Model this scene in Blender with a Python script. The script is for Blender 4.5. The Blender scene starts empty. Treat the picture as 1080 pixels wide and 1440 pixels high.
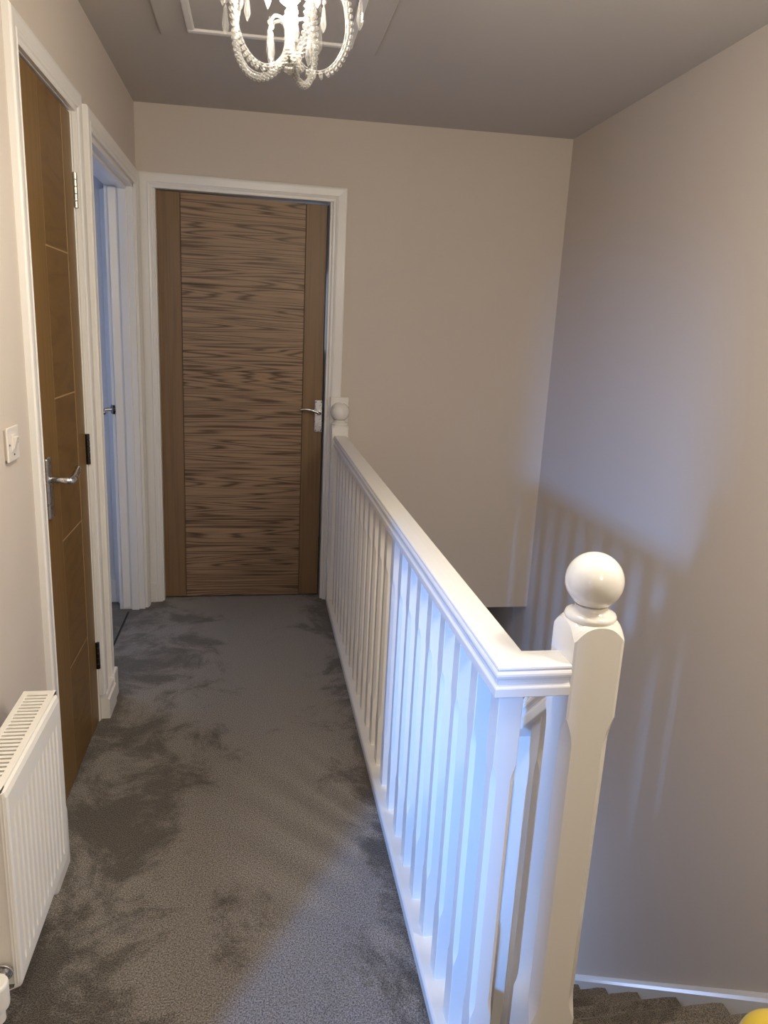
import bpy, bmesh, math, random
from mathutils import Vector, Matrix
random.seed(7)
PI = math.pi
S = bpy.context.scene
COL = S.collection

# ------------------------------------------------------------------ helpers
def lin(c):
    return tuple(((v/255)/12.92 if v/255 <= .04045 else ((v/255+.055)/1.055)**2.4) for v in c) + (1,)

def mat(name):
    m = bpy.data.materials.new(name); m.use_nodes = True
    return m, m.node_tree.nodes, m.node_tree.links, m.node_tree.nodes['Principled BSDF']

def paint(name, col, rough=.5, bump=.0, bscale=200., spec=.5, var=.0, coat=0.):
    m, N, L, B = mat(name)
    B.inputs['Base Color'].default_value = (*col, 1)
    B.inputs['Roughness'].default_value = rough
    B.inputs['Specular IOR Level'].default_value = spec
    B.inputs['Coat Weight'].default_value = coat
    B.inputs['Coat Roughness'].default_value = .04
    tc = N.new('ShaderNodeTexCoord')
    if var:
        n = N.new('ShaderNodeTexNoise'); n.inputs['Scale'].default_value = 2.3; n.inputs['Detail'].default_value = 3
        L.new(tc.outputs['Object'], n.inputs['Vector'])
        r = N.new('ShaderNodeMix'); r.data_type = 'RGBA'
        r.inputs[6].default_value = (*[c*(1-var) for c in col], 1); r.inputs[7].default_value = (*[min(1, c*(1+var)) for c in col], 1)
        L.new(n.outputs['Fac'], r.inputs[0]); L.new(r.outputs[2], B.inputs['Base Color'])
    if bump:
        n = N.new('ShaderNodeTexNoise'); n.inputs['Scale'].default_value = bscale; n.inputs['Detail'].default_value = 2
        L.new(tc.outputs['Object'], n.inputs['Vector'])
        b = N.new('ShaderNodeBump'); b.inputs['Strength'].default_value = bump; b.inputs['Distance'].default_value = .002
        L.new(n.outputs['Fac'], b.inputs['Height']); L.new(b.outputs['Normal'], B.inputs['Normal'])
    return m

def metal(name, col, rough):
    m, N, L, B = mat(name)
    B.inputs['Base Color'].default_value = (*col, 1); B.inputs['Metallic'].default_value = 1; B.inputs['Roughness'].default_value = rough
    n = N.new('ShaderNodeTexNoise'); n.inputs['Scale'].default_value = 90; tc = N.new('ShaderNodeTexCoord')
    L.new(tc.outputs['Object'], n.inputs['Vector'])
    mr = N.new('ShaderNodeMapRange'); mr.inputs['To Min'].default_value = rough*.8; mr.inputs['To Max'].default_value = rough*1.25
    L.new(n.outputs['Fac'], mr.inputs['Value']); L.new(mr.outputs[0], B.inputs['Roughness'])
    return m

def wood(name, scale, light, dark, seed, lines=11., rough=.42, contrast=1.):
    """oak veneer: contour lines of a stretched noise field give straight grain and cathedral figures"""
    m, N, L, B = mat(name)
    tc = N.new('ShaderNodeTexCoord'); mp = N.new('ShaderNodeMapping')
    mp.inputs['Scale'].default_value = scale; mp.inputs['Location'].default_value = (seed, seed*1.7, seed*.6)
    L.new(tc.outputs['Object'], mp.inputs['Vector'])
    n = N.new('ShaderNodeTexNoise'); n.inputs['Scale'].default_value = 1; n.inputs['Detail'].default_value = 2.2; n.inputs['Roughness'].default_value = .42
    L.new(mp.outputs[0], n.inputs['Vector'])
    k = N.new('ShaderNodeMath'); k.operation = 'MULTIPLY'; k.inputs[1].default_value = lines*2*PI
    L.new(n.outputs['Fac'], k.inputs[0])
    s = N.new('ShaderNodeMath'); s.operation = 'SINE'; L.new(k.outputs[0], s.inputs[0])
    mr = N.new('ShaderNodeMapRange'); mr.inputs['From Min'].default_value = -1; L.new(s.outputs[0], mr.inputs['Value'])
    pw = N.new('ShaderNodeMath'); pw.operation = 'POWER'; pw.inputs[1].default_value = 2.7; L.new(mr.outputs[0], pw.inputs[0])
    # pores
    mp2 = N.new('ShaderNodeMapping'); mp2.inputs['Scale'].default_value = tuple(v*9 for v in scale); L.new(tc.outputs['Object'], mp2.inputs['Vector'])
    n2 = N.new('ShaderNodeTexNoise'); n2.inputs['Scale'].default_value = 1; n2.inputs['Detail'].default_value = 3; L.new(mp2.outputs[0], n2.inputs['Vector'])
    ml = N.new('ShaderNodeMath'); ml.operation = 'MULTIPLY'; ml.inputs[1].default_value = .75*contrast; L.new(pw.outputs[0], ml.inputs[0])
    ad = N.new('ShaderNodeMath'); ad.operation = 'ADD'; L.new(ml.outputs[0], ad.inputs[0])
    m3 = N.new('ShaderNodeMapRange'); m3.inputs['From Min'].default_value = .35; m3.inputs['From Max'].default_value = .75; m3.inputs['To Max'].default_value = .35
    L.new(n2.outputs['Fac'], m3.inputs['Value']); L.new(m3.outputs[0], ad.inputs[1])
    mx = N.new('ShaderNodeMix'); mx.data_type = 'RGBA'; mx.inputs[6].default_value = (*light, 1); mx.inputs[7].default_value = (*dark, 1)
    L.new(ad.outputs[0], mx.inputs[0]); L.new(mx.outputs[2], B.inputs['Base Color'])
    B.inputs['Roughness'].default_value = rough; B.inputs['Specular IOR Level'].default_value = .35
    b = N.new('ShaderNodeBump'); b.inputs['Strength'].default_value = .15; b.inputs['Distance'].default_value = .001; b.invert = True
    L.new(ad.outputs[0], b.inputs['Height']); L.new(b.outputs['Normal'], B.inputs['Normal'])
    return m

def carpet(name, a, bcol, patch=1.):
    """cut pile carpet: tuft speckle plus brushed patches where the pile lies the other way"""
    m, N, L, B = mat(name)
    tc = N.new('ShaderNodeTexCoord')
    n1 = N.new('ShaderNodeTexNoise'); n1.inputs['Scale'].default_value = 270; n1.inputs['Detail'].default_value = 2; n1.inputs['Roughness'].default_value = .7
    L.new(tc.outputs['Object'], n1.inputs['Vector'])
    n2 = N.new('ShaderNodeTexNoise'); n2.inputs['Scale'].default_value = 3.7; n2.inputs['Detail'].default_value = 9; n2.inputs['Roughness'].default_value = .74; n2.inputs['Distortion'].default_value = .5
    L.new(tc.outputs['Object'], n2.inputs['Vector'])
    r2 = N.new('ShaderNodeMapRange'); r2.inputs['From Min'].default_value = .37; r2.inputs['From Max'].default_value = .53
    r2.interpolation_type = 'SMOOTHSTEP'
    # patches shift lighter along the middle of the landing, darker towards its edges
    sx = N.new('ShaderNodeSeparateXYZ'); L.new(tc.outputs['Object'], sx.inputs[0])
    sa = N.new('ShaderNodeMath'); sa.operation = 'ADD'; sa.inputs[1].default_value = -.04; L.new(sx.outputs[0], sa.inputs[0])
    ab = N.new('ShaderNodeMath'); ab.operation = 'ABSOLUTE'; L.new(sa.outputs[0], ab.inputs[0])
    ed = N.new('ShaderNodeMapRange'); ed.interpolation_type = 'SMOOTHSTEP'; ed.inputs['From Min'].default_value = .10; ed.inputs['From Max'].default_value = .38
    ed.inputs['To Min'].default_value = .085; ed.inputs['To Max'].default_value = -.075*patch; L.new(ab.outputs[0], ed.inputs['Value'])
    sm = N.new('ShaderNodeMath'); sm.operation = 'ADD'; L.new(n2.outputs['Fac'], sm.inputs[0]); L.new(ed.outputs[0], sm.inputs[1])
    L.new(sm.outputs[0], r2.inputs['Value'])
    m1 = N.new('ShaderNodeMapRange'); m1.inputs['From Min'].default_value = .28; m1.inputs['From Max'].default_value = .72; m1.inputs['To Min'].default_value = 0; m1.inputs['To Max'].default_value = 2.1
    L.new(n1.outputs['Fac'], m1.inputs['Value'])
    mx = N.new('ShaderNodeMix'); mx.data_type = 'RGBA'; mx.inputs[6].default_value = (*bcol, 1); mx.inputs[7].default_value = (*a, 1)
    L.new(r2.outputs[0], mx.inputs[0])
    mm = N.new('ShaderNodeMix'); mm.data_type = 'RGBA'; mm.blend_type = 'MULTIPLY'; mm.inputs[0].default_value = 1
    L.new(mx.outputs[2], mm.inputs[6]); L.new(m1.outputs[0], mm.inputs[7]); L.new(mm.outputs[2], B.inputs['Base Color'])
    B.inputs['Roughness'].default_value = 1; B.inputs['Specular IOR Level'].default_value = .1
    B.inputs['Sheen Weight'].default_value = .25; B.inputs['Sheen Roughness'].default_value = .5
    bp = N.new('ShaderNodeBump'); bp.inputs['Strength'].default_value = .9; bp.inputs['Distance'].default_value = .006
    L.new(n1.outputs['Fac'], bp.inputs['Height']); L.new(bp.outputs['Normal'], B.inputs['Normal'])
    return m

def emit(name, col, st):
    m, N, L, B = mat(name)
    B.inputs['Base Color'].default_value = (1, 1, 1, 1)
    B.inputs['Emission Color'].default_value = (*col, 1); B.inputs['Emission Strength'].default_value = st
    return m

def crystal(name):
    m, N, L, B = mat(name)
    B.inputs['Base Color'].default_value = (.16, .155, .15, 1); B.inputs['Roughness'].default_value = .06
    B.inputs['Specular IOR Level'].default_value = .9
    B.inputs['Coat Weight'].default_value = .6; B.inputs['Coat Roughness'].default_value = .03
    t = N.new('ShaderNodeBsdfTransparent'); t.inputs[0].default_value = (.98, .97, .95, 1)
    tl = N.new('ShaderNodeBsdfTranslucent'); tl.inputs[0].default_value = (.12, .115, .11, 1)
    a = N.new('ShaderNodeMixShader'); a.inputs[0].default_value = .4
    L.new(B.outputs[0], a.inputs[1]); L.new(tl.outputs[0], a.inputs[2])
    fr = N.new('ShaderNodeLayerWeight'); fr.inputs['Blend'].default_value = .45
    mr = N.new('ShaderNodeMapRange'); mr.inputs['To Min'].default_value = .92; mr.inputs['To Max'].default_value = .4
    L.new(fr.outputs['Facing'], mr.inputs['Value'])
    x = N.new('ShaderNodeMixShader'); L.new(mr.outputs[0], x.inputs[0]); L.new(a.outputs[0], x.inputs[1]); L.new(t.outputs[0], x.inputs[2])
    L.new(x.outputs[0], N['Material Output'].inputs['Surface'])
    return m

def obj(name, bm, m, parent=None, smooth=False, bevel=0, loc=None):
    me = bpy.data.meshes.new(name); bmesh.ops.recalc_face_normals(bm, faces=bm.faces); bm.to_mesh(me); bm.free()
    if m: me.materials.append(m)
    o = bpy.data.objects.new(name, me); COL.objects.link(o)
    if smooth:
        for p in me.polygons: p.use_smooth = True
    if bevel:
        md = o.modifiers.new('bevel', 'BEVEL'); md.width = bevel; md.segments = 2; md.limit_method = 'ANGLE'; md.angle_limit = .6
    if parent is not None:
        o.parent = parent
        o.matrix_parent_inverse = Matrix.Translation(-parent.location)   # meshes are built in world space
    return o

def tag(o, label, cat, group=None, kind=None):
    o['label'] = label; o['category'] = cat
    if group: o['group'] = group
    if kind: o['kind'] = kind
    return o

def empty(name, loc):
    o = bpy.data.objects.new(name, None); COL.objects.link(o); o.location = loc; o.empty_display_size = .05
    return o

def add_box(bm, x0, x1, y0, y1, z0, z1):
    v = [bm.verts.new((x, y, z)) for z in (z0, z1) for x, y in ((x0, y0), (x1, y0), (x1, y1), (x0, y1))]
    for f in ((3, 2, 1, 0), (4, 5, 6, 7), (0, 1, 5, 4), (1, 2, 6, 5), (2, 3, 7, 6), (3, 0, 4, 7)):
        bm.faces.new([v[i] for i in f])
    return v

def boxes(*bs):
    bm = bmesh.new()
    for b in bs: add_box(bm, *b)
    return bm

def box(name, b, m, parent=None, bevel=0):
    return obj(name, boxes(b), m, parent, bevel=bevel)

def add_sweep(bm, rows, closed_prof=True, caps=True):
    """rows: list of rings of points (same count) -> skin"""
    R = [[bm.verts.new(p) for p in r] for r in rows]
    n = len(R[0])
    for a, b in zip(R, R[1:]):
        for i in range(n if closed_prof else n-1):
            bm.faces.new((a[i], a[(i+1) % n], b[(i+1) % n], b[i]))
    if caps:
        bm.faces.new(R[0][::-1]); bm.faces.new(R[-1])

def add_lathe(bm, prof, cx, cy, n=40, axis='z'):
    rows = []
    for r, z in prof:
        ring = []
        for i in range(n):
            a = 2*PI*i/n
            if axis == 'z': ring.append((cx+r*math.cos(a), cy+r*math.sin(a), z))
        rows.append(ring)
    add_sweep(bm, rows)

def frame_of(t):
    t = t.normalized(); u = t.cross(Vector((0, 0, 1)))
    if u.length < 1e-4: u = t.cross(Vector((1, 0, 0)))
    u.normalize(); return u, u.cross(t).normalized()

def add_tube(bm, pts, rad, n=10):
    pts = [Vector(p) for p in pts]; rows = []
    u = None
    for i, p in enumerate(pts):
        t = (pts[min(i+1, len(pts)-1)] - pts[max(i-1, 0)]).normalized()
        if u is None: u, w = frame_of(t)
        else:
            u = (u - t*u.dot(t)).normalized()
        w = t.cross(u)
        r = rad[i] if isinstance(rad, (list, tuple)) else rad
        rows.append([p + u*(r*math.cos(2*PI*k/n)) + w*(r*math.sin(2*PI*k/n)) for k in range(n)])
    add_sweep(bm, rows)

def add_ball(bm, c, r, seg=10, ring=6, sz=(1, 1, 1)):
    M = Matrix.Translation(c) @ Matrix.Diagonal((sz[0], sz[1], sz[2], 1))
    bmesh.ops.create_uvsphere(bm, u_segments=seg, v_segments=ring, radius=r, matrix=M)

def spline(pts, n=8):
    """Catmull-Rom through pts (2-D or 3-D)"""
    P = [Vector(p) for p in pts]; out = []
    for i in range(len(P)-1):
        a = P[max(i-1, 0)]; b = P[i]; c = P[i+1]; d = P[min(i+2, len(P)-1)]
        for k in range(n):
            t = k/n
            out.append(.5*((2*b) + (c-a)*t + (2*a-5*b+4*c-d)*t*t + (3*b-a-3*c+d)*t**3))
    out.append(P[-1]); return out

# ------------------------------------------------------------------ materials
M_wall = paint('wall_paint', (.61, .54, .475), .75, .12, 260, .25, .015)
M_ceil = paint('ceiling_paint', (.51, .47, .425), .8, .12, 240, .2, .015)
M_white = paint('white_gloss_paint', (.76, .735, .69), .27, 0, 60, .5)
M_newel = paint('white_satin_paint', (.80, .77, .72), .16, 0, 40, .55, coat=.5)
M_trim = paint('white_eggshell', (.78, .755, .72), .3, 0, 60, .5)
M_rad = paint('radiator_enamel', (.83, .80, .74), .32, 0, 1, .5)
M_dark = paint('dark_void', (.02, .018, .016), .9)
M_plastic = paint('switch_plastic', (.74, .69, .64), .35)
M_chrome = metal('brushed_chrome', (.62, .62, .64), .28)
M_polish = metal('polished_steel', (.66, .66, .68), .14)
M_black = metal('dark_hinge_steel', (.07, .06, .055), .35)
M_brass = metal('hinge_steel', (.62, .55, .45), .3)
M_panel = wood('oak_veneer_horizontal', (.62, 1, 15), (.335, .215, .128), (.085, .050, .028), 3.1, 17)
M_stile = wood('oak_veneer_vertical', (38, 38, .9), (.225, .136, .068), (.165, .097, .047), 5.7, 4, contrast=.7)
M_panel1 = wood('oak_veneer_cupboard', (1, 2.2, 7), (.17, .092, .026), (.105, .053, .013), 9.4, 7, contrast=.6)
M_stile1 = wood('oak_veneer_cupboard_stile', (38, 38, .9), (.20, .112, .034), (.14, .076, .020), 1.7, 4, contrast=.7)
M_groove = paint('oak_groove', (.10, .05, .02), .6)
M_inlay = paint('pale_oak_inlay', (.36, .24, .11), .45)
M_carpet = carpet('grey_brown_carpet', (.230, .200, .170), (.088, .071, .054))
M_stair = carpet('stair_carpet', (.21, .175, .14), (.12, .098, .077))
M_crystal = crystal('cut_glass')
M_bulb = emit('lamp_glow', (1, .935, .80), 1000)
M_yellow = paint('yellow_plastic', (.85, .62, .08), .3, coat=.4)
M_day = paint('bedroom_wall_paint', (.62, .62, .62), .8, .05)

# ------------------------------------------------------------------ setting
D = 3.70           # back wall face
XL, XR = -.5437, 1.515
HL, HR = 2.337, 2.362
YF = -1.5          # wall behind the viewpoint
ZB = -2.568        # hall floor below
def st(o, label, cat): return tag(o, label, cat, kind='structure')

def hz(x): return HL + (HR-HL)*(x-XL)/(XR-XL)
bm = bmesh.new()
v = [bm.verts.new((x, y, hz(x)+dz)) for dz in (0, .06) for x, y in ((-2.7, -3.0), (XR+.1, -3.0), (XR+.1, 5.2), (-2.7, 5.2))]
for f in ((3, 2, 1, 0), (4, 5, 6, 7), (0, 1, 5, 4), (1, 2, 6, 5), (2, 3, 7, 6), (3, 0, 4, 7)): bm.faces.new([v[i] for i in f])
st(obj('ceiling', bm, M_ceil), 'taupe painted ceiling above the landing', 'ceiling')

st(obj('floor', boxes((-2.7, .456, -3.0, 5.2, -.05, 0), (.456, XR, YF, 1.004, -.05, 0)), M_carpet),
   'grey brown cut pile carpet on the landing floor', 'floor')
# left wall with its openings: bedroom doorway (behind), cupboard door, second doorway
WT = .12
y_bed0, y_bed1 = -.255, .50
y_c0, y_c1 = 1.945, 2.502
y_d0, y_d1 = 2.70, 3.612
x0, x1 = XL-WT, XL
st(obj('wall_left', boxes((x0, x1, YF, y_bed0, 0, 2.42), (x0, x1, y_bed0, y_bed1, 2.0, 2.42), (x0, x1, y_bed1, y_c0, 0, 2.42),
   (x0, x1, y_c0, y_c1, 1.992, 2.42), (x0, x1, y_c1, y_d0, 0, 2.42), (x0, x1, y_d0, y_d1, 1.99, 2.42), (x0, x1, y_d1, D+.12, 0, 2.42)), M_wall),
   'beige painted wall on the left with the doors and radiator', 'wall')
# back wall
bx0, bx1 = -.484, .360
st(obj('wall_back', boxes((x1, bx0, D, D+.12, 0, 2.42), (bx0, bx1, D, D+.12, 1.994, 2.42), (bx1, .456, D, D+.12, -.05, 2.42), (.456, XR, D, D+.12, -.066, 2.42)), M_wall),
   'beige painted end wall behind the oak door and stairwell', 'wall')
st(box('wall_right', (XR, XR+.1, YF, 6.2, ZB, 2.45), M_wall), 'tall beige wall on the right running down the stairwell', 'wall')
st(box('wall_front', (-2.7, XR+.1, YF-.1, YF, -.05, 2.42), M_wall), 'beige wall behind the viewpoint', 'wall')
# stairwell below the landing
st(obj('wall_stairwell', boxes((.40, .452, 1.0, 6.2, ZB, -.05), (.452, XR, 1.0-.06, 1.0, ZB, -.05)), M_wall), 'beige wall below the landing edge beside the stairs', 'wall')
st(box('wall_hall', (.40, XR+.1, 6.2, 6.3, ZB, 0.1), M_wall), 'beige end wall of the hall at the foot of the stairs', 'wall')
st(box('ceiling_hall', (.456, XR, D+.12, 6.2, -.066, .0), M_ceil), 'hall ceiling below the end wall', 'ceiling')
st(box('floor_hall', (.40, XR+.1, 1.0, 6.3, ZB-.05, ZB), M_stair), 'hall floor at the foot of the stairs', 'floor')
# rooms on the left
st(obj('wall_bedroom', boxes((-2.7, -2.6, YF-.1, 2.2, 0, 2.42), (-2.7, x0, 2.2, 2.3, 0, 2.42)), M_day), 'pale wall of the bedroom on the left', 'wall')
st(obj('wall_side_room', boxes((-2.7, -.690, D+.005, D+.05, 0, 2.42), (-2.7, -2.6, 2.3, D, 0, 2.42), (-1.2, .46, 4.9, 5.0, 0, 2.42), (.456, .50, D+.12, 5.0, 0, 2.42)), M_day), 'pale wall inside the room beyond the second doorway', 'wall')
st(box('baseboard_side_room', (-2.6, -.690, D-.013, D+.005, 0, .115), M_trim, bevel=.003), 'white skirting inside the second doorway', 'baseboard')

# ---- architraves and linings
def arch_profile(w):   # (across from the opening outwards, out of the wall)
    return [(0, 0), (0, .011), (.004, .013), (.012, .0135), (.016, .0165), (.022, .0185), (.026, .0165), (w*.55, .0175), (w-.012, .019), (w-.004, .018), (w, .014), (w, 0)]
def architrave(name, p_in0, p_in1, ztop, to3, w, m, legs=(True, True), z0=(0, 0), sw=1):
    """p_in0,p_in1: inner edges along the wall; to3(a, out, z) -> world"""
    bm = bmesh.new(); pr = arch_profile(w)
    L0 = [[to3(p_in0-a, o, z0[0]) for a, o in pr], [to3(p_in0-a, o, ztop+a) for a, o in pr], [to3(p_in1+a, o, ztop+a) for a, o in pr], [to3(p_in1+a, o, z0[1]) for a, o in pr]]
    if legs == (True, True): add_sweep(bm, L0)
    elif legs == (True, False): add_sweep(bm, L0[:3])
    return obj(name, bm, m)
left3 = lambda a, o, z: (XL+o, a, z)
back3 = lambda a, o, z: (a, D-o, z)
o = architrave('trim_1', bx0+.014, bx1-.010, 1.988, back3, .066, M_trim)
st(o, 'white moulded architrave around the oak door in the end wall', 'trim')
o = architrave('trim_2', y_c0+.008, y_c1-.004, 1.99, left3, .062, M_trim, z0=(0, .1))
st(o, 'white moulded architrave around the narrow oak door on the left', 'trim')
o = architrave('trim_3', y_d0+.0, y_d1-.006, 1.985, left3, .062, M_trim)
st(o, 'white moulded architrave around the open doorway on the left', 'trim')
# linings (frames)
st(obj('trim_4', boxes((bx0, bx0+.022, D, D+.12, 0, 1.99), (bx1-.022, bx1, D, D+.12, 0, 1.99), (bx0, bx1, D, D+.12, 1.99, 2.005)), M_trim, bevel=.002), 'white lining inside the end wall door opening', 'trim')
st(obj('trim_5', boxes((x0, x1, y_c0, y_c0+.012, 0, 1.99), (x0, x1-.001, y_c1-.010, y_c1, 0, 1.99), (x0, x1, y_c0, y_c1, 1.989, 2.0)), M_trim, bevel=.002), 'white lining of the narrow oak door on the left', 'trim')
st(obj('trim_6', boxes((x0, x1, y_d0, y_d0+.012, 0, 1.988), (x0-.001, x1, y_d1-.026, y_d1, 0, 1.988), (x0, x1, y_d0, y_d1, 1.968, 1.992),
   (XL-.062, XL-.026, y_d1-.038, y_d1-.026, 0, 1.97), (XL-.062, XL-.026, y_d0, y_d1-.03, 1.956, 1.97)), M_trim, bevel=.0025), 'white lining and stop of the open doorway on the left', 'trim')
st(obj('trim_7', boxes((x0, x1, y_bed0, y_bed0+.02, 0, 1.99), (x0, x1, y_bed1-.02, y_bed1, 0, 1.99), (x0, x1, y_bed0, y_bed1, 1.98, 2.0)), M_trim), 'white lining of the bedroom doorway', 'trim')
# skirting
def skirt(name, b, label, face):
    """board with a stepped, rounded top; face: which side shows ('x+','y-','x-')"""
    x0, x1, y0, y1, z0, z1 = b
    h = z1-z0
    pr = [(0, 0), (1, 0), (1, h*.74), (.8, h*.78), (.8, h*.84), (.72, h*.93), (.45, h), (0, h)]
    bm = bmesh.new()
    if face == 'x+': rows = [[(x0+(x1-x0)*a, y, z0+c) for a, c in pr] for y in (y0, y1)]
    elif face == 'x-': rows = [[(x1-(x1-x0)*a, y, z0+c) for a, c in pr] for y in (y0, y1)]
    else: rows = [[(x, y1-(y1-y0)*a, z0+c) for a, c in pr] for x in (x0, x1)]
    add_sweep(bm, rows)
    return st(obj(name, bm, M_trim), label, 'baseboard')
skirt('baseboard_left', (XL, XL+.018, y_bed1+.01, 1.889, 0, .115), 'white skirting on the left wall behind the radiator', 'x+')
skirt('baseboard_left', (XL, XL+.030, 2.512, 2.640, 0, .10), 'short white skirting between the two left doorways', 'x+')
st(box('trim_8', (XL, XL+.026, 2.640, 2.706, 0, .112), M_trim, bevel=.004), 'white plinth block at the foot of the second doorway architrave', 'trim')
st(box('trim_11', (XL+.019, -.4755, 1.640, 1.768, 0, .180), M_trim, bevel=.012), 'small white boxing on the floor between the radiator and the narrow oak door', 'trim')
st(box('trim_9', (XL+.004, -.500, D-.026, D-.002, 0, .105), M_trim, bevel=.004), 'small white plinth block in the corner left of the oak door', 'trim')
st(box('trim_10', (-.622, -.614, y_d0+.02, 3.545, -.002, .003), M_dark, bevel=.001), 'dark carpet joining bar in the second doorway', 'trim')

# ------------------------------------------------------------------ end wall oak door
pz = (.372, .772, 1.180, 1.582)
def panel_slabs(a0, a1, z0, z1, cuts, f, depth, g=.0007):
    """panel made of slabs parted by fine v-grooves"""
    bm = bmesh.new(); zs = [z0, *cuts, z1]
    for i in range(len(zs)-1):
        f(bm, a0, a1, zs[i]+(g if i else 0), zs[i+1]-(g if i < len(zs)-2 else 0))
    return bm
dl, dr = bx0+.0225, bx1-.030
dY = D+.040
door1 = empty('door_1', (dl, dY, 0))
st(door1, 'oak door in the end wall with horizontal grain panel, slightly ajar', 'door')
sl, sr = -.3575, .228
zt = 1.9880
obj('stile', boxes((dl, sl-.001, dY, dY+.04, .008, zt)), M_stile, door1, bevel=.0015)
obj('stile', boxes((sr+.001, dr, dY, dY+.04, .008, zt)), M_stile, door1, bevel=.0015)
obj('panel', panel_slabs(sl+.002, sr-.002, .008, zt, pz, lambda bm, a, b, c, d: add_box(bm, a, b, dY+.001, dY+.04, c, d), .04), M_panel, door1, bevel=.0012)
g = obj('groove', boxes((sl-.002, sl+.003, dY+.006, dY+.03, .012, zt-.004), (sr-.003, sr+.002, dY+.006, dY+.03, .012, zt-.004), *[(sl, sr, dY+.006, dY+.03, z-.003, z+.003) for z in pz[1:]]), M_groove, door1)
g['label'] = 'dark grooves between stiles and panel'
g = obj('inlay_line', boxes(*[(sl+.002, sr-.002, dY+.0005, dY+.02, z-.002, z+.002) for z in pz[:1]]), M_inlay, door1)
g['label'] = 'pale inlaid line across the panel'
# handle
def back_handle():
    h = obj('handle', boxes((.290, .331, dY-.008, dY, .889, 1.053)), M_chrome, door1, bevel=.006)
    h['label'] = 'satin chrome lever handle on a long plate'
    bm = bmesh.new()
    add_tube(bm, spline([(.314, dY-.004, .990), (.314, dY-.030, .989), (.311, dY-.046, .990), (.297, dY-.052, .996), (.268, dY-.053, 1.006), (.240, dY-.052, 1.009), (.216, dY-.049, 1.006)], 6),
             [.009]*12+[.0085]*6+[.0075]*6+[.0065]*6+[.0055]*7, 10)
    l = obj('lever', bm, M_polish, door1, smooth=True); l.parent = h
    l.matrix_parent_inverse = Matrix.Identity(4) @ h.matrix_world.inverted() if False else Matrix.Translation(-Vector((0, 0, 0)))
    for x, z in ((.297, 1.043), (.324, 1.043), (.297, .899), (.324, .899)):
        bm = bmesh.new(); add_ball(bm, (x, dY-.0085, z), .003, 8, 5, (1, .4, 1)); obj('screw', bm, M_black, h)
back_handle()
for c in door1.children:
    for q in c.data.vertices:
        if q.co.z > 1.9: q.co.z -= .008*(q.co.x-dl)/.83
door1.rotation_euler = (0, 0, .016)

# ------------------------------------------------------------------ cupboard door on the left wall
fX = XL-.004
door2 = empty('door_2', (fX, y_c1-.012, 0))
st(door2, 'narrow oak cupboard door in the left wall, shut, with lever handle', 'door')
ca, cb = y_c0+.014, y_c1-.013
sa, sb = 2.150, 2.388
obj('stile', boxes((fX-.04, fX, ca, sa-.001, .008, 1.984)), M_stile1, door2, bevel=.0015)
obj('stile', boxes((fX-.04, fX, sb+.001, cb, .008, 1.984)), M_stile1, door2, bevel=.0015)
obj('panel', panel_slabs(sa+.002, sb-.002, .008, 1.984, pz, lambda bm, a, b, c, d: add_box(bm, fX-.04, fX-.001, a, b, c, d), .04), M_panel1, door2, bevel=.0012)
g = obj('inlay_line', boxes(*[(fX-.02, fX-.0007, sa+.002, sb-.002, z-.002, z+.002) for z in pz], (fX-.02, fX-.0006, sa-.001, sa+.002, .01, 1.98), (fX-.02, fX-.0006, sb-.002, sb+.001, .01, 1.98)), M_inlay, door2)
g['label'] = 'pale inlaid lines between panel and stiles'
h = obj('handle', boxes((fX, fX+.010, 2.004, 2.046, .872, 1.038)), M_chrome, door2, bevel=.005)
h['label'] = 'satin chrome lever handle on a long plate'
bm = bmesh.new()
add_tube(bm, spline([(fX+.006, 2.026, .979), (fX+.030, 2.026, .978), (fX+.052, 2.028, .976), (fX+.060, 2.036, .976), (fX+.062, 2.058, .980), (fX+.060, 2.100, .988), (fX+.056, 2.128, .990), (fX+.050, 2.145, .989)], 6),
         [.0095]*14+[.0105]*8+[.0095]*8+[.008]*7+[.007]*6, 12)
obj('lever', bm, M_polish, h, smooth=True)
def hinge(z, m1, lab):
    bm = bmesh.new()
    for k in range(5):
        zz = z-.05+k*.0202
        add_lathe(bm, [(.0062, zz), (.0070, zz+.001), (.0070, zz+.018), (.0062, zz+.019)], XL+.001, y_c1-.0065, 14)
    add_box(bm, XL-.006, XL-.001, y_c1-.012, y_c1-.001, z-.05, z+.05)
    add_box(bm, XL-.002, XL+.008, y_c1-.0005, y_c1+.0015, z-.05, z+.05)
    h = obj('hinge', bm, m1, door2, smooth=False); h['label'] = lab
for z, m1, lab in ((1.772, M_brass, 'bright steel butt hinge, uppermost'), (.985, M_black, 'dark steel butt hinge at mid height'), (.255, M_black, 'dark steel butt hinge, lowest')):
    hinge(z, m1, lab)

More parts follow.
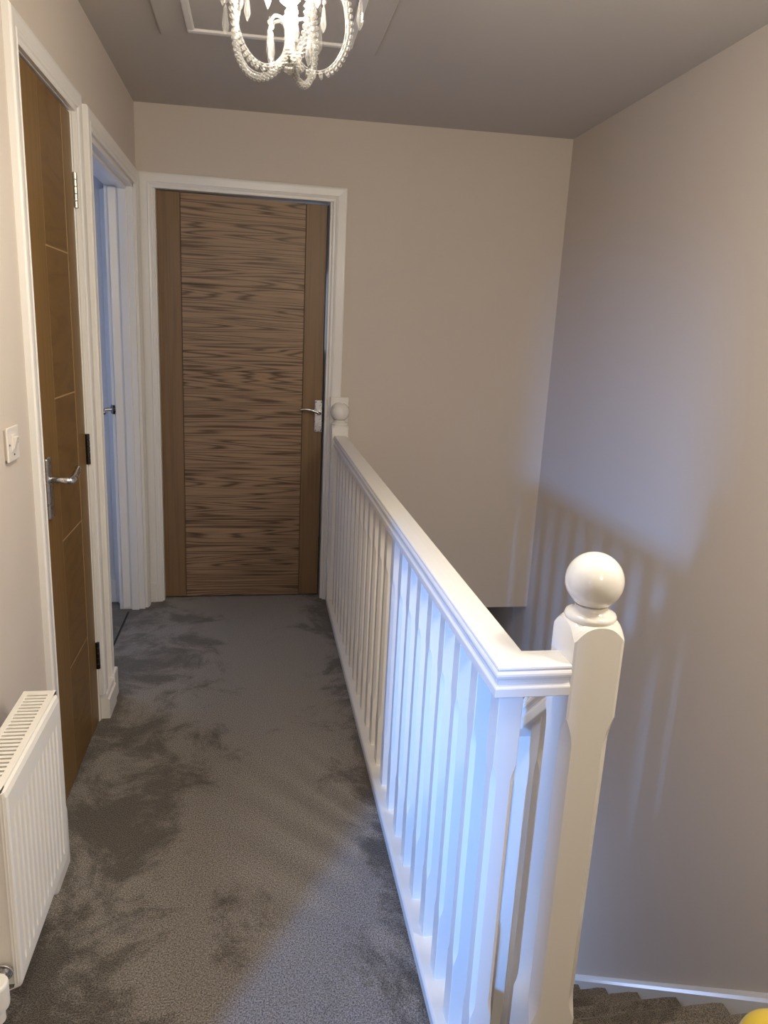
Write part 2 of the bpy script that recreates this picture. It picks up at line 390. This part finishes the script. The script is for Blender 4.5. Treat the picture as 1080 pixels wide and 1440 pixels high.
# ------------------------------------------------------------------ white door beyond the second doorway
door3 = empty('door_3', (-.622, 3.590, 0))
st(door3, 'white painted door standing open inside the second doorway', 'door')
d = Vector((-.428, .904, 0)); nrm = Vector((.904, .428, 0))
A = Vector((-.645, 3.572, 0))
def slab(A, d, n, L, T, z0, z1):
    bm = bmesh.new()
    P = [A, A+d*L, A+d*L+n*T, A+n*T]
    v = [bm.verts.new((p.x, p.y, z)) for z in (z0, z1) for p in P]
    for f in ((3, 2, 1, 0), (4, 5, 6, 7), (0, 1, 5, 4), (1, 2, 6, 5), (2, 3, 7, 6), (3, 0, 4, 7)): bm.faces.new([v[i] for i in f])
    return bm
obj('door_leaf', slab(A, d, nrm, .135, .035, .012, 1.962), M_trim, door3, bevel=.002)
hc = A + d*.030 + Vector((0, 0, .992))
bm = bmesh.new()
bmesh.ops.create_cone(bm, cap_ends=True, segments=28, radius1=.026, radius2=.023, depth=.010, matrix=Matrix.Translation(hc - nrm*.005) @ (-nrm).to_track_quat('Z', 'Y').to_matrix().to_4x4())
h = obj('handle', bm, M_black, door3, bevel=.001); h['label'] = 'dark chrome lever handle on a round rose'
bm = bmesh.new()
add_tube(bm, spline([hc-nrm*.004, hc-nrm*.035, hc-nrm*.050-d*.004+Vector((0, 0, -.003)), hc-nrm*.060-d*.03+Vector((0, 0, -.004)), hc-nrm*.064-d*.075+Vector((0, 0, -.006))], 6), .0085, 12)
obj('lever', bm, M_polish, h, smooth=True)

# ------------------------------------------------------------------ balustrade
def post_rings(cx, cy, w, spec):
    """square post with chamfered corners; spec: (z, chamfer)"""
    h = w/2; rows = []
    for z, c in spec:
        q = [(-h+c, -h), (h-c, -h), (h, -h+c), (h, h-c), (h-c, h), (-h+c, h), (-h, h-c), (-h, -h+c)]
        rows.append([(cx+a, cy+b, z) for a, b in q])
    return rows
def tongue(z0, z1, c0, c1, n=5):     # lamb's tongue stop
    return [(z0+(z1-z0)*i/n, c0+(c1-c0)*math.sin(PI/2*i/n)) for i in range(n+1)]
RX, RY = .411, 1.049
b_root = empty('balustrade', (RX, 2.3, 0))
tag(b_root, 'white painted landing balustrade with moulded handrail beside the carpet', 'balustrade')
half = [(.0275, .8935), (.0300, .8920), (.0308, .8890), (.0300, .8865), (.0292, .8858), (.0312, .8845), (.0330, .8815), (.0336, .8780), (.0328, .8740), (.0302, .8715),
        (.0288, .8695), (.0280, .8655), (.0284, .8615), (.0305, .8590), (.0325, .8580), (.0335, .8560), (.0335, .8425), (.0325, .8410)]
prof = [(-a, z) for a, z in half[::-1]] + [(-.014, .8945), (0, .8950), (.014, .8945)] + half
bm = bmesh.new()
add_sweep(bm, [[(RX+a, 3.600, z) for a, z in prof], [(RX+a, RY+a, z) for a, z in prof], [(.5043, RY+a, z) for a, z in prof]])
obj('handrail', bm, M_white, b_root)
bm = bmesh.new()
add_sweep(bm, [[(x, y, z) for x, z in ((.366, 0), (.366, .026), (.370, .032), (.452, .032), (.455, .028), (.455, 0))] for y in (3.600, 1.012)])
add_box(bm, .452, .503, 1.02, 1.078, 0, .032)
obj('base_rail', bm, M_white, b_root, bevel=.002)
def baluster(y, name='baluster', x=RX, w=.041, zb=.032, zt=.842, parent=b_root, lo=.19, hi=.71):
    sp = [(zb, .0012), (lo, .0012)] + tongue(lo, lo+.035, .0012, .0085) [1:] + tongue(hi-.035, hi, .0085, .0012)[0:]
    # upper stop mirrors the lower one
    up = [(hi-.035+.035*i/5, .0012+(.0085-.0012)*math.sin(PI/2*(1-i/5))) for i in range(6)]
    sp = [(zb, .0012), (lo, .0012)] + tongue(lo, lo+.035, .0012, .0085)[1:] + up + [(zt, .0012)]
    bm = bmesh.new(); add_sweep(bm, post_rings(0, 0, w, sp))
    o = obj(name, bm, M_white, parent)
    for vv in o.data.vertices: vv.co.x += x; vv.co.y += y
    return o
b0 = baluster(RY)
y = RY
pitch = .1175
for k in range(1, 22):
    c = b0.copy(); COL.objects.link(c); c.parent = b_root
    c.matrix_parent_inverse = b0.matrix_parent_inverse.copy()
    c.location = (0, pitch*k, 0)
# newel posts
def newel(cx, cy, zbase, w, label, lo, hi, ztop_face, name='newel_post', turned=True):
    r0 = empty(name, (cx, cy, zbase))
    tag(r0, label, 'newel post')
    c1 = .0165
    up = [(hi-.055+.055*i/6, .002+(c1-.002)*math.sin(PI/2*(1-i/6))) for i in range(7)]
    sp = [(zbase, .002), (lo, .002)] + tongue(lo, lo+.055, .002, c1, 6)[1:] + up
    bm = bmesh.new(); rows = post_rings(cx, cy, w, sp)
    R = [[bm.verts.new(p) for p in r] for r in rows]
    for a, b in zip(R, R[1:]):
        for i in range(8): bm.faces.new((a[i], a[(i+1) % 8], b[(i+1) % 8], b[i]))
    # domed top meeting the four faces in arcs
    nA, h = 96, w/2
    fz = lambda r: ztop_face - 13.0*max(0, r-.0405)**1.6 - .010*(r/.04)**2*(r < .04)*0
    def pt(i, t):
        a = 2*PI*i/nA + PI/4; ca, sa_ = math.cos(a), math.sin(a)
        rb = h/max(abs(ca), abs(sa_)); rb = min(rb, (h*math.sqrt(2)-.0012)); r = rb*t
        return (cx+r*ca, cy+r*sa_, r)
    rings = []
    for t in (1, .93, .86, .78, .6, .3):
        rings.append([bm.verts.new((p[0], p[1], fz(p[2]))) for p in (pt(i, t) for i in range(nA))])
    base = [bm.verts.new((p[0], p[1], hi)) for p in (pt(i, 1) for i in range(nA))]
    for a, b in zip([base]+rings, rings):
        for i in range(nA): bm.faces.new((a[i], a[(i+1) % nA], b[(i+1) % nA], b[i]))
    bm.faces.new(rings[-1]); bm.faces.new(R[0][::-1])
    obj('post', bm, M_newel, r0)
    z = ztop_face
    pr = [(.001, z-.006), (.036, z-.004), (.0405, z-.001), (.0425, z+.003), (.0425, z+.006), (.0405, z+.010), (.036, z+.012), (.0325, z+.0135), (.0285, z+.017), (.0265, z+.021), (.0262, z+.025)]
    zc = z+.0645; rb = .0475
    a0 = math.asin(.0262/rb)
    pr += [(rb*math.sin(PI-a), zc+rb*math.cos(PI-a)) for a in [a0+(PI-a0-.02)*i/22 for i in range(23)]]
    bm = bmesh.new(); add_lathe(bm, pr, cx, cy, 56)
    obj('ball_finial', bm, M_newel, r0, smooth=True)
    return r0
newel(.5485, 1.064, -.40, .088, 'white newel post with ball finial in the foreground at the stair head', .17, .795, .957)
far = newel(.4085, 3.642, 0, .083, 'white newel post with ball finial against the end wall by the oak door', .17, .79, .944)
far2 = box('backing_board', (.363, .453, 3.667, 3.681, .80, 1.078), M_newel, far, bevel=.002)
far2['label'] = 'flat white board behind the ball'

# ------------------------------------------------------------------ staircase
G, RISE, NY = .221, .214, 1.029
s_root = empty('staircase', (1.0, NY, -.05))
tag(s_root, 'carpeted stairs going down beside the right wall', 'stairs')
SX0, SX1 = .5945, 1.486
def nose_profile(y_n, z, y_back, z_low):
    """tread with round nosing, riser below set back"""
    p = [(y_back, z), (y_n-.026, z+.002), (y_n-.012, z+.0015)]
    for i in range(1, 8):
        a = PI/2 - PI*i/8
        p.append((y_n-.019+.022*math.cos(a), z-.022+.0225*math.sin(a)))
    p += [(y_n-.024, z-.046), (y_n-.026, z_low), (y_back, z_low)]
    return p
bmn = bmesh.new()
add_sweep(bmn, [[(x, y, z) for y, z in nose_profile(NY, 0, 1.003, -.21)] for x in (.5945, SX1)])
o = obj('landing_nosing', bmn, M_stair, s_root, smooth=False)
for k in range(1, 12):
    bm = bmesh.new()
    yn, z = NY+G*k, -RISE*k+.012
    N_ = 26
    rows = []
    for i in range(N_+1):
        x = SX0+(SX1-SX0)*i/N_
        e = min(1, (SX1-x)/.03, (x-SX0)/.03)     # pile rolls over at the ends
        rows.append([(x, yy+ random.uniform(-.0012, .0012), zz - .006*(1-e)**2 + random.uniform(-.001, .001)) for yy, zz in nose_profile(yn, z, yn-G-.022, max(z-RISE, ZB))])
    add_sweep(bm, rows)
    obj('step', bm, M_stair, s_root, smooth=False)
bm = bmesh.new()
def string_rows(xa, xb, up):
    rows = []
    for x, u in ((xa, -.30), (xa, up-.030), (xa+.006, up-.016), (xb-.010, up), (xb, up), (xb, -.30)):
        rows.append((x, u))
    return [[(x, yy, -(yy-NY)*RISE/G + u) for x, u in rows] for yy in (NY-.02, NY+G*11.3)]
add_sweep(bm, string_rows(SX1, XR-.001, .048))
w = obj('wall_string', bm, M_trim, s_root, bevel=.003); w['label'] = 'white painted string board along the right wall'

# sloping balustrade beside the stairs
sb = empty('stair_balustrade', (.55, 1.6, -.2))
tag(sb, 'white sloping stair handrail and spindles behind the foreground newel post', 'balustrade')
TAN = RISE/G
def rail_z(y): return .845 - .0 + (1.108-y)*TAN   # top of the sloping rail
bm = bmesh.new()
pr2 = [(a, z-.8950) for a, z in prof]
rows = []
for yy in (1.109, 1.99):
    rows.append([(.5485+a, yy, rail_z(yy)+zz*1.35) for a, zz in pr2])
add_sweep(bm, rows)
obj('handrail', bm, M_white, sb)
for k in range(6):
    yc = 1.185+.1105*k
    zt_ = rail_z(yc)-.060; zb_ = -RISE/G*(yc-NY)+.02
    o = baluster(yc, 'baluster', .5485, .041, zb_, zt_+.0, sb, lo=zb_+.11, hi=zt_-.085)
    # slanted cut under the rail
    for vv in o.data.vertices:
        if vv.co.z > zt_-.005: vv.co.z = zt_ - (vv.co.y-yc)*TAN
bm = bmesh.new()
rows = []
for x in (.524, .573):
    rows.append([(x, 1.110, -.04), (x, 1.99, -.04-.88*TAN), (x, 1.99, -.26-.88*TAN), (x, 1.110, -.26)])
add_sweep(bm, rows); 
# raise it so that the spindles stand on it
for vv in bm.verts: vv.co.z += .005
obj('outer_string', bm, M_white, sb, bevel=.002)

# ------------------------------------------------------------------ radiator
r_root = empty('radiator', (-.47, 1.37, .2))
tag(r_root, 'small white panel radiator on the left wall below the light switch', 'radiator')
fx, ra, rb_, z0, z1 = -.420, 1.190, 1.548, .190, .604
bm = bmesh.new()
# ribbed front sheet: profile along y
ys = []
nr = 12; pit = (rb_-ra-.05)/nr
pts = [(ra, fx-.012), (ra+.004, fx-.002), (ra+.010, fx), (ra+.024, fx)]
for i in range(nr):
    a = ra+.025+pit*i
    pts += [(a+pit*.10, fx), (a+pit*.22, fx-.0045), (a+pit*.40, fx-.0045), (a+pit*.55, fx), (a+pit*.98, fx)]
pts += [(rb_-.010, fx), (rb_-.004, fx-.002), (rb_, fx-.012)]
zt0 = [(z0+.0, -.010, 0), (z0+.004, -.002, 0), (z0+.012, 0, 0), (z0+.036, 0, 0), (z0+.050, 0, 1), (z1-.070, 0, 1), (z1-.056, 0, 0), (z1-.014, 0, 0), (z1-.004, -.003, 0), (z1, -.012, 0)]
grid = [[bm.verts.new(((fx if not rr else x)+dx if x > fx-.006 or True else x, yy, zz)) for (yy, x) in pts] for zz, dx, rr in zt0]
for j, (zz, dx, rr) in enumerate(zt0):
    for i, (yy, x) in enumerate(pts):
        xx = (x if (rr or x < fx-.006 or i < 3 or i > len(pts)-4) else fx) + dx
        grid[j][i].co.x = xx
for a, b in zip(grid, grid[1:]):
    for i in range(len(pts)-1): bm.faces.new((a[i], a[i+1], b[i+1], b[i]))
o = obj('front_panel', bm, M_rad, r_root)
md = o.modifiers.new('s', 'SOLIDIFY'); md.thickness = .0015; md.offset = -1
obj('end_panel', boxes((-.500, fx-.006, ra+.001, ra+.004, z0+.012, z1-.004)), M_rad, r_root, bevel=.001)
obj('end_panel', boxes((-.500, fx-.006, rb_-.004, rb_-.001, z0+.012, z1-.004)), M_rad, r_root, bevel=.001)
obj('back_panel', boxes((-.506, -.498, ra+.004, rb_-.004, z0+.01, z1-.02)), M_rad, r_root, bevel=.002)
# top grille: frame and bars
gx0, gx1 = -.494, -.428
bs = [(gx0, gx0+.011, ra+.002, rb_+.004, z1-.008, z1+.004), (gx1-.012, gx1, ra+.002, rb_+.004, z1-.008, z1+.004), (gx0, gx1, ra+.002, ra+.018, z1-.008, z1+.0038), (gx0, gx1, rb_-.014, rb_+.004, z1-.008, z1+.0038)]
nb = 24
for i in range(nb):
    yy = ra+.020+(rb_-ra-.036)*(i+.5)/nb
    bs.append((gx0+.010, gx1-.011, yy-.0040, yy+.0040, z1-.001, z1+.0032))
obj('top_grille', boxes(*bs), M_rad, r_root, bevel=.0006)
obj('convector_fins', boxes(*[(-.492, -.436, ra+.02+.0145*i, ra+.021+.0145*i, z0+.03, z1-.03) for i in range(23)]), M_black, r_root)
for ya in (ra+.07, rb_-.10): obj('bracket', boxes((XL+.001, -.505, ya, ya+.03, z0+.05, z1-.06)), M_rad, r_root)
# valve
vx, vy = -.449, ra-.045
bm = bmesh.new()
add_lathe(bm, [(.010, .172), (.014, .174), (.014, .196), (.017, .200), (.0215, .204), (.0225, .212), (.0225, .250), (.021, .254), (.018, .256)], vx, vy, 28)
o = obj('valve', bm, M_rad, r_root, smooth=False, bevel=.001); o['label'] = 'white valve with round cap'
bm = bmesh.new()
add_tube(bm, [(vx, vy, .004), (vx, vy, .176)], .0075, 12)
add_tube(bm, [(vx, vy, .190), (vx, vy+.02, .226), (vx, ra+.006, .234)], [.010, .010, .010], 12)
obj('valve_pipe', bm, M_polish, o, smooth=True)
bm = bmesh.new()
bmesh.ops.create_cone(bm, cap_ends=True, segments=24, radius1=.017, radius2=.017, depth=.006, matrix=Matrix.Translation((vx, ra-.003, .234)) @ Matrix.Rotation(PI/2, 4, 'X'))
obj('union_nut', bm, M_polish, o, bevel=.001)

# ------------------------------------------------------------------ light switch
sw = empty('light_switch', (XL, 1.716, 1.118))
tag(sw, 'white surface mounted light switch on the left wall above the radiator', 'switch')
obj('back_box', boxes((XL, XL+.0045, 1.701, 1.771, 1.086, 1.154)), M_plastic, sw, bevel=.001)
obj('face_plate', boxes((XL+.0045, XL+.0095, 1.697, 1.775, 1.082, 1.158)), M_plastic, sw, bevel=.002)
obj('switch_surround', boxes((XL+.0095, XL+.0115, 1.719, 1.751, 1.103, 1.141)), M_plastic, sw, bevel=.0008)
bm = bmesh.new()
v = add_box(bm, XL+.011, XL+.0135, 1.726, 1.744, 1.109, 1.136)
for q in v:
    if q.co.z > 1.12 and q.co.x > XL+.012: q.co.x += .007
obj('rocker', bm, M_plastic, sw, bevel=.001)
for yy, zz in ((1.708, 1.120), (1.765, 1.120), (1.736, 1.096)):
    bm = bmesh.new(); add_ball(bm, (XL+.0098, yy, zz), .0026, 10, 6, (.5, 1, 1))
    obj('screw', bm, M_black, sw, smooth=True)

# ------------------------------------------------------------------ loft hatch
lh = empty('loft_hatch', (.04, 2.55, 2.34))
tag(lh, 'square loft hatch with moulded frame in the ceiling behind the chandelier', 'hatch')
def slope_box(bm, x0, x1, y0, y1, d0, d1):
    """box hanging from the ceiling: d0,d1 depth below it"""
    v = add_box(bm, x0, x1, y0, y1, 0, 1)
    for q in v: q.co.z = hz(q.co.x) - (d0 if q.co.z > .5 else d1)
hx0, hx1, hy0, hy1 = -.325, .402, 2.13, 2.845
bm = bmesh.new(); slope_box(bm, hx0, hx1, hy0, hy1, 0, .010)
obj('frame', bm, M_ceil, lh, bevel=.005)
bm = bmesh.new()
ix0, ix1, iy0, iy1 = -.232, .312, 2.22, 2.772
w_ = .026
for b in ((ix0, ix1, iy1-w_, iy1), (ix0, ix1, iy0, iy0+w_), (ix0, ix0+w_, iy0+w_, iy1-w_), (ix1-w_, ix1, iy0+w_, iy1-w_)): slope_box(bm, *b, .009, .021)
m_ = obj('moulding', bm, M_trim, lh, bevel=.006); m_['label'] = 'white moulding around the hatch panel'
bm = bmesh.new(); slope_box(bm, ix0+w_, ix1-w_, iy0+w_, iy1-w_, .009, .013)
obj('hatch_panel', bm, M_ceil, lh)

# ------------------------------------------------------------------ chandelier
CX, CY, CZ = .0465, 1.290, 1.789
ch = empty('chandelier', (CX, CY, 2.345))
tag(ch, 'small lit crystal chandelier with beaded scroll arms hanging from the ceiling', 'chandelier')
bm = bmesh.new(); add_lathe(bm, [(.002, 2.342), (.05, 2.341), (.052, 2.332), (.040, 2.318), (.016, 2.310), (.006, 2.304), (.002, 2.303)], CX, CY, 32)
obj('ceiling_rose', bm, M_polish, ch, smooth=True)
bm = bmesh.new(); add_tube(bm, [(CX, CY, 2.306), (CX, CY, 1.965)], .004, 10)
obj('hanging_rod', bm, M_polish, ch, smooth=True)
bm = bmesh.new()
add_tube(bm, [(CX, CY, 1.79), (CX, CY, 1.875)], .0045, 10)
for k in range(12):
    for s in (-1, 1): add_ball(bm, (CX+s*.0045, CY-.003, 1.792+.0072*k), .0042, 8, 6)
add_ball(bm, (CX, CY, 1.792), .006, 12, 8)
obj('column', bm, M_crystal, ch, smooth=True)
bm = bmesh.new(); add_lathe(bm, [(.002, 1.968), (.020, 1.967), (.026, 1.955), (.024, 1.945), (.014, 1.935), (.002, 1.934)], CX, CY, 24)
obj('canopy_dish', bm, M_crystal, ch, smooth=True)
bm = bmesh.new(); add_ball(bm, (CX-.003, CY-.048, 1.885), .019, 24, 16, (1, 1, 1.15))
b_ = obj('bulb', bm, M_bulb, ch, smooth=True); b_['label'] = 'glowing lamp bulb'

def drop(parent, p, s=1., two=True):
    """faceted almond drop on a small octagon bead and a wire"""
    bm = bmesh.new(); x, y, z = p
    add_tube(bm, [(x, y, z), (x, y, z-.006*s)], .0006, 6)
    add_ball(bm, (x, y, z-.009*s), .0042*s, 8, 4)
    add_tube(bm, [(x, y, z-.013*s), (x, y, z-.016*s)], .0006, 6)
    n = 6
    zt = z-.016*s
    pr = [(.0012, 0), (.0026, -.003), (.0042, -.016), (.0058, -.028), (.0040, -.034), (.0006, -.041)]
    rows = [[(x+r*s*math.cos(2*PI*i/n+.3), y+r*s*math.sin(2*PI*i/n+.3), zt+h*s) for i in range(n)] for r, h in pr]
    add_sweep(bm, rows)
    return obj('crystal_drop', bm, M_crystal, parent)

arm_prof = [(.032, .066), (.026, .073), (.014, .072), (.007, .060), (.006, .042), (.013, .020), (.030, .005), (.052, .002), (.073, .013), (.088, .036), (.094, .064), (.090, .094), (.083, .120), (.084, .146), (.092, .163), (.102, .164), (.108, .154), (.110, .160)]
def arm(az, lift=0., sc=1.):
    ca, sa_ = math.cos(az), math.sin(az)
    P2 = spline([(r*sc, z) for r, z in arm_prof], 7)
    pts = [(CX+p[0]*ca, CY+p[0]*sa_, CZ+lift+p[1]) for p in P2]
    bm = bmesh.new(); add_tube(bm, pts, .0024, 8)
    a = obj('arm', bm, M_crystal, ch, smooth=True)
    # beads wound along the outside of the scroll
    bm = bmesh.new(); acc = 0; side = Vector((-sa_, ca, 0))
    last = Vector(pts[0]); n = 0
    for i in range(1, len(pts)-1):
        p = Vector(pts[i]); acc += (p-last).length; last = p
        if acc > .0064 and i > 14:
            acc = 0
            t = (Vector(pts[i+1])-Vector(pts[i-1])).normalized()
            nn = side.cross(t).normalized()
            for s in (-1, 1):
                add_ball(bm, p + nn*.0040 + side*(s*.0034), .0036, 8, 6)
            add_ball(bm, p + nn*.0080, .0030, 7, 5)
    obj('bead_string', bm, M_crystal, a, smooth=True)
    # drip cup and candle at the tip
    ex, ey, ez = pts[-1]
    bm = bmesh.new(); add_lathe(bm, [(.002, ez), (.010, ez+.001), (.017, ez+.006), (.018, ez+.008), (.009, ez+.005), (.006, ez+.008), (.006, ez+.03), (.002, ez+.031)], ex, ey, 20)
    obj('candle_cup', bm, M_crystal, a, smooth=True)
    # drops: curl tip (two in a chain), cup rim
    tp = Vector(pts[0]); drop(ch, tp - Vector((0, 0, .001)), 1.); drop(ch, (tp.x+.004*ca, tp.y+.004*sa_+.003, tp.z+.004), .8)
    dx, dy = ex+.005*ca, ey+.005*sa_
    o = drop(ch, (dx, dy, CZ+lift+.124), 1.05)
    bm = bmesh.new(); add_tube(bm, [(dx, dy, ez), (dx, dy, CZ+lift+.124)], .0006, 6)
    for q in (.131, .140): add_ball(bm, (dx, dy, CZ+lift+q), .0036, 8, 5)
    obj('bead_chain', bm, M_crystal, o)
    drop(ch, (CX+.086*sc*ca, CY+.086*sc*sa_, CZ+lift+.152), .95)
    for r, z in ((.050, .150), (.062, .118)):
        drop(ch, (CX+r*sc*math.cos(az+.5), CY+r*sc*math.sin(az+.5), CZ+lift+z), .9)
for az, lf, sc in ((math.radians(354), .002, .94), (math.radians(62), 0, 1.), (math.radians(146), 0, 1.05), (math.radians(206), 0, .96), (math.radians(286), .012, .9)):
    arm(az, lf, sc)

# ------------------------------------------------------------------ yellow ball at the stair head
bm = bmesh.new(); add_ball(bm, (0, 0, 0), .070, 40, 24)
yb = obj('ball', bm, M_yellow, smooth=True); yb.location = (1.007, .985, .0735)
tag(yb, 'round glossy yellow ball at the top of the stairs by the right wall', 'ball')

# ------------------------------------------------------------------ camera
yaw, pit_, roll, f = .1784, -.2396, .0494, 1028.35
cy, sy, cp, sp_ = math.cos(yaw), math.sin(yaw), math.cos(pit_), math.sin(pit_)
fw = Vector((sy*cp, cy*cp, sp_)); rt = Vector((cy, -sy, 0)); up = rt.cross(fw)
rt2 = rt*math.cos(roll)+up*math.sin(roll); up2 = up*math.cos(roll)-rt*math.sin(roll)
cam = bpy.data.objects.new('camera', bpy.data.cameras.new('camera')); COL.objects.link(cam)
cam.matrix_world = Matrix(((rt2.x, up2.x, -fw.x, 0), (rt2.y, up2.y, -fw.y, 0), (rt2.z, up2.z, -fw.z, 1.3991), (0, 0, 0, 1)))
cam.data.sensor_fit = 'VERTICAL'; cam.data.sensor_height = 24; cam.data.lens = 24*f/1440; cam.data.clip_start = .02
S.camera = cam

# ------------------------------------------------------------------ lights
def light(name, kind, loc, power, col, **kw):
    d = bpy.data.lights.new(name, kind); d.energy = power; d.color = col
    aim = kw.pop('aim', None)
    for k, v in kw.items(): setattr(d, k, v)
    o = bpy.data.objects.new(name, d); COL.objects.link(o); o.location = loc
    if aim is not None: o.rotation_euler = (Vector(aim)-Vector(loc)).to_track_quat('-Z', 'Y').to_euler()
    return o
WARM = (1, .935, .80); BLUE = (.13, .38, 1.0)
light('stairhead_lamp', 'POINT', (1.09, .78, 1.90), 34, WARM, shadow_soft_size=.09)
light('chandelier_downlight', 'SPOT', (CX+.03, CY-.10, 2.20), 23, WARM, shadow_soft_size=.12, spot_size=math.radians(165), spot_blend=1.0, aim=(CX+.03, CY-.099, 0))
light('rear_fill_light', 'POINT', (.55, -.75, 1.95), 13, WARM, shadow_soft_size=.15)  # added fill behind the viewpoint to brighten the newel front, no fixture there
light('bedroom_window_light', 'AREA', (-1.74, -1.45, 1.39), 11, BLUE, shape='RECTANGLE', size=.115, size_y=.24, aim=(.4, 1.5, .44), spread=math.radians(40))
light('side_room_window_light', 'AREA', (-1.7, 3.2, 1.2), 26, (.40, .56, 1), shape='RECTANGLE', size=.3, size_y=1.4, aim=(-1.7, 3.7, 1.2), spread=math.radians(130))
light('hall_glazing_light', 'AREA', (.95, 3.65, -1.55), 9, (.42, .58, 1), shape='RECTANGLE', size=.5, size_y=.5, aim=(1.1, 1.6, -.75))
light('back_room_window_light', 'AREA', (.1, 4.8, 1.6), 1.2, (.6, .75, 1), shape='RECTANGLE', size=.6, size_y=.8, aim=(0, 4.0, 2.2))

wd = bpy.data.worlds.new('world'); S.world = wd; wd.use_nodes = True
wd.node_tree.nodes['Background'].inputs[0].default_value = (.5, .6, .8, 1); wd.node_tree.nodes['Background'].inputs[1].default_value = .03

S.view_settings.view_transform = 'Standard'; S.view_settings.look = 'None'
S.view_settings.gamma = 1; S.view_settings.use_curve_mapping = False
S.view_settings.exposure = 0.16
S.cycles.max_bounces = 10; S.cycles.diffuse_bounces = 6; S.cycles.transparent_max_bounces = 24
S.cycles.caustics_reflective = False; S.cycles.caustics_refractive = False
S.cycles.sample_clamp_indirect = 4
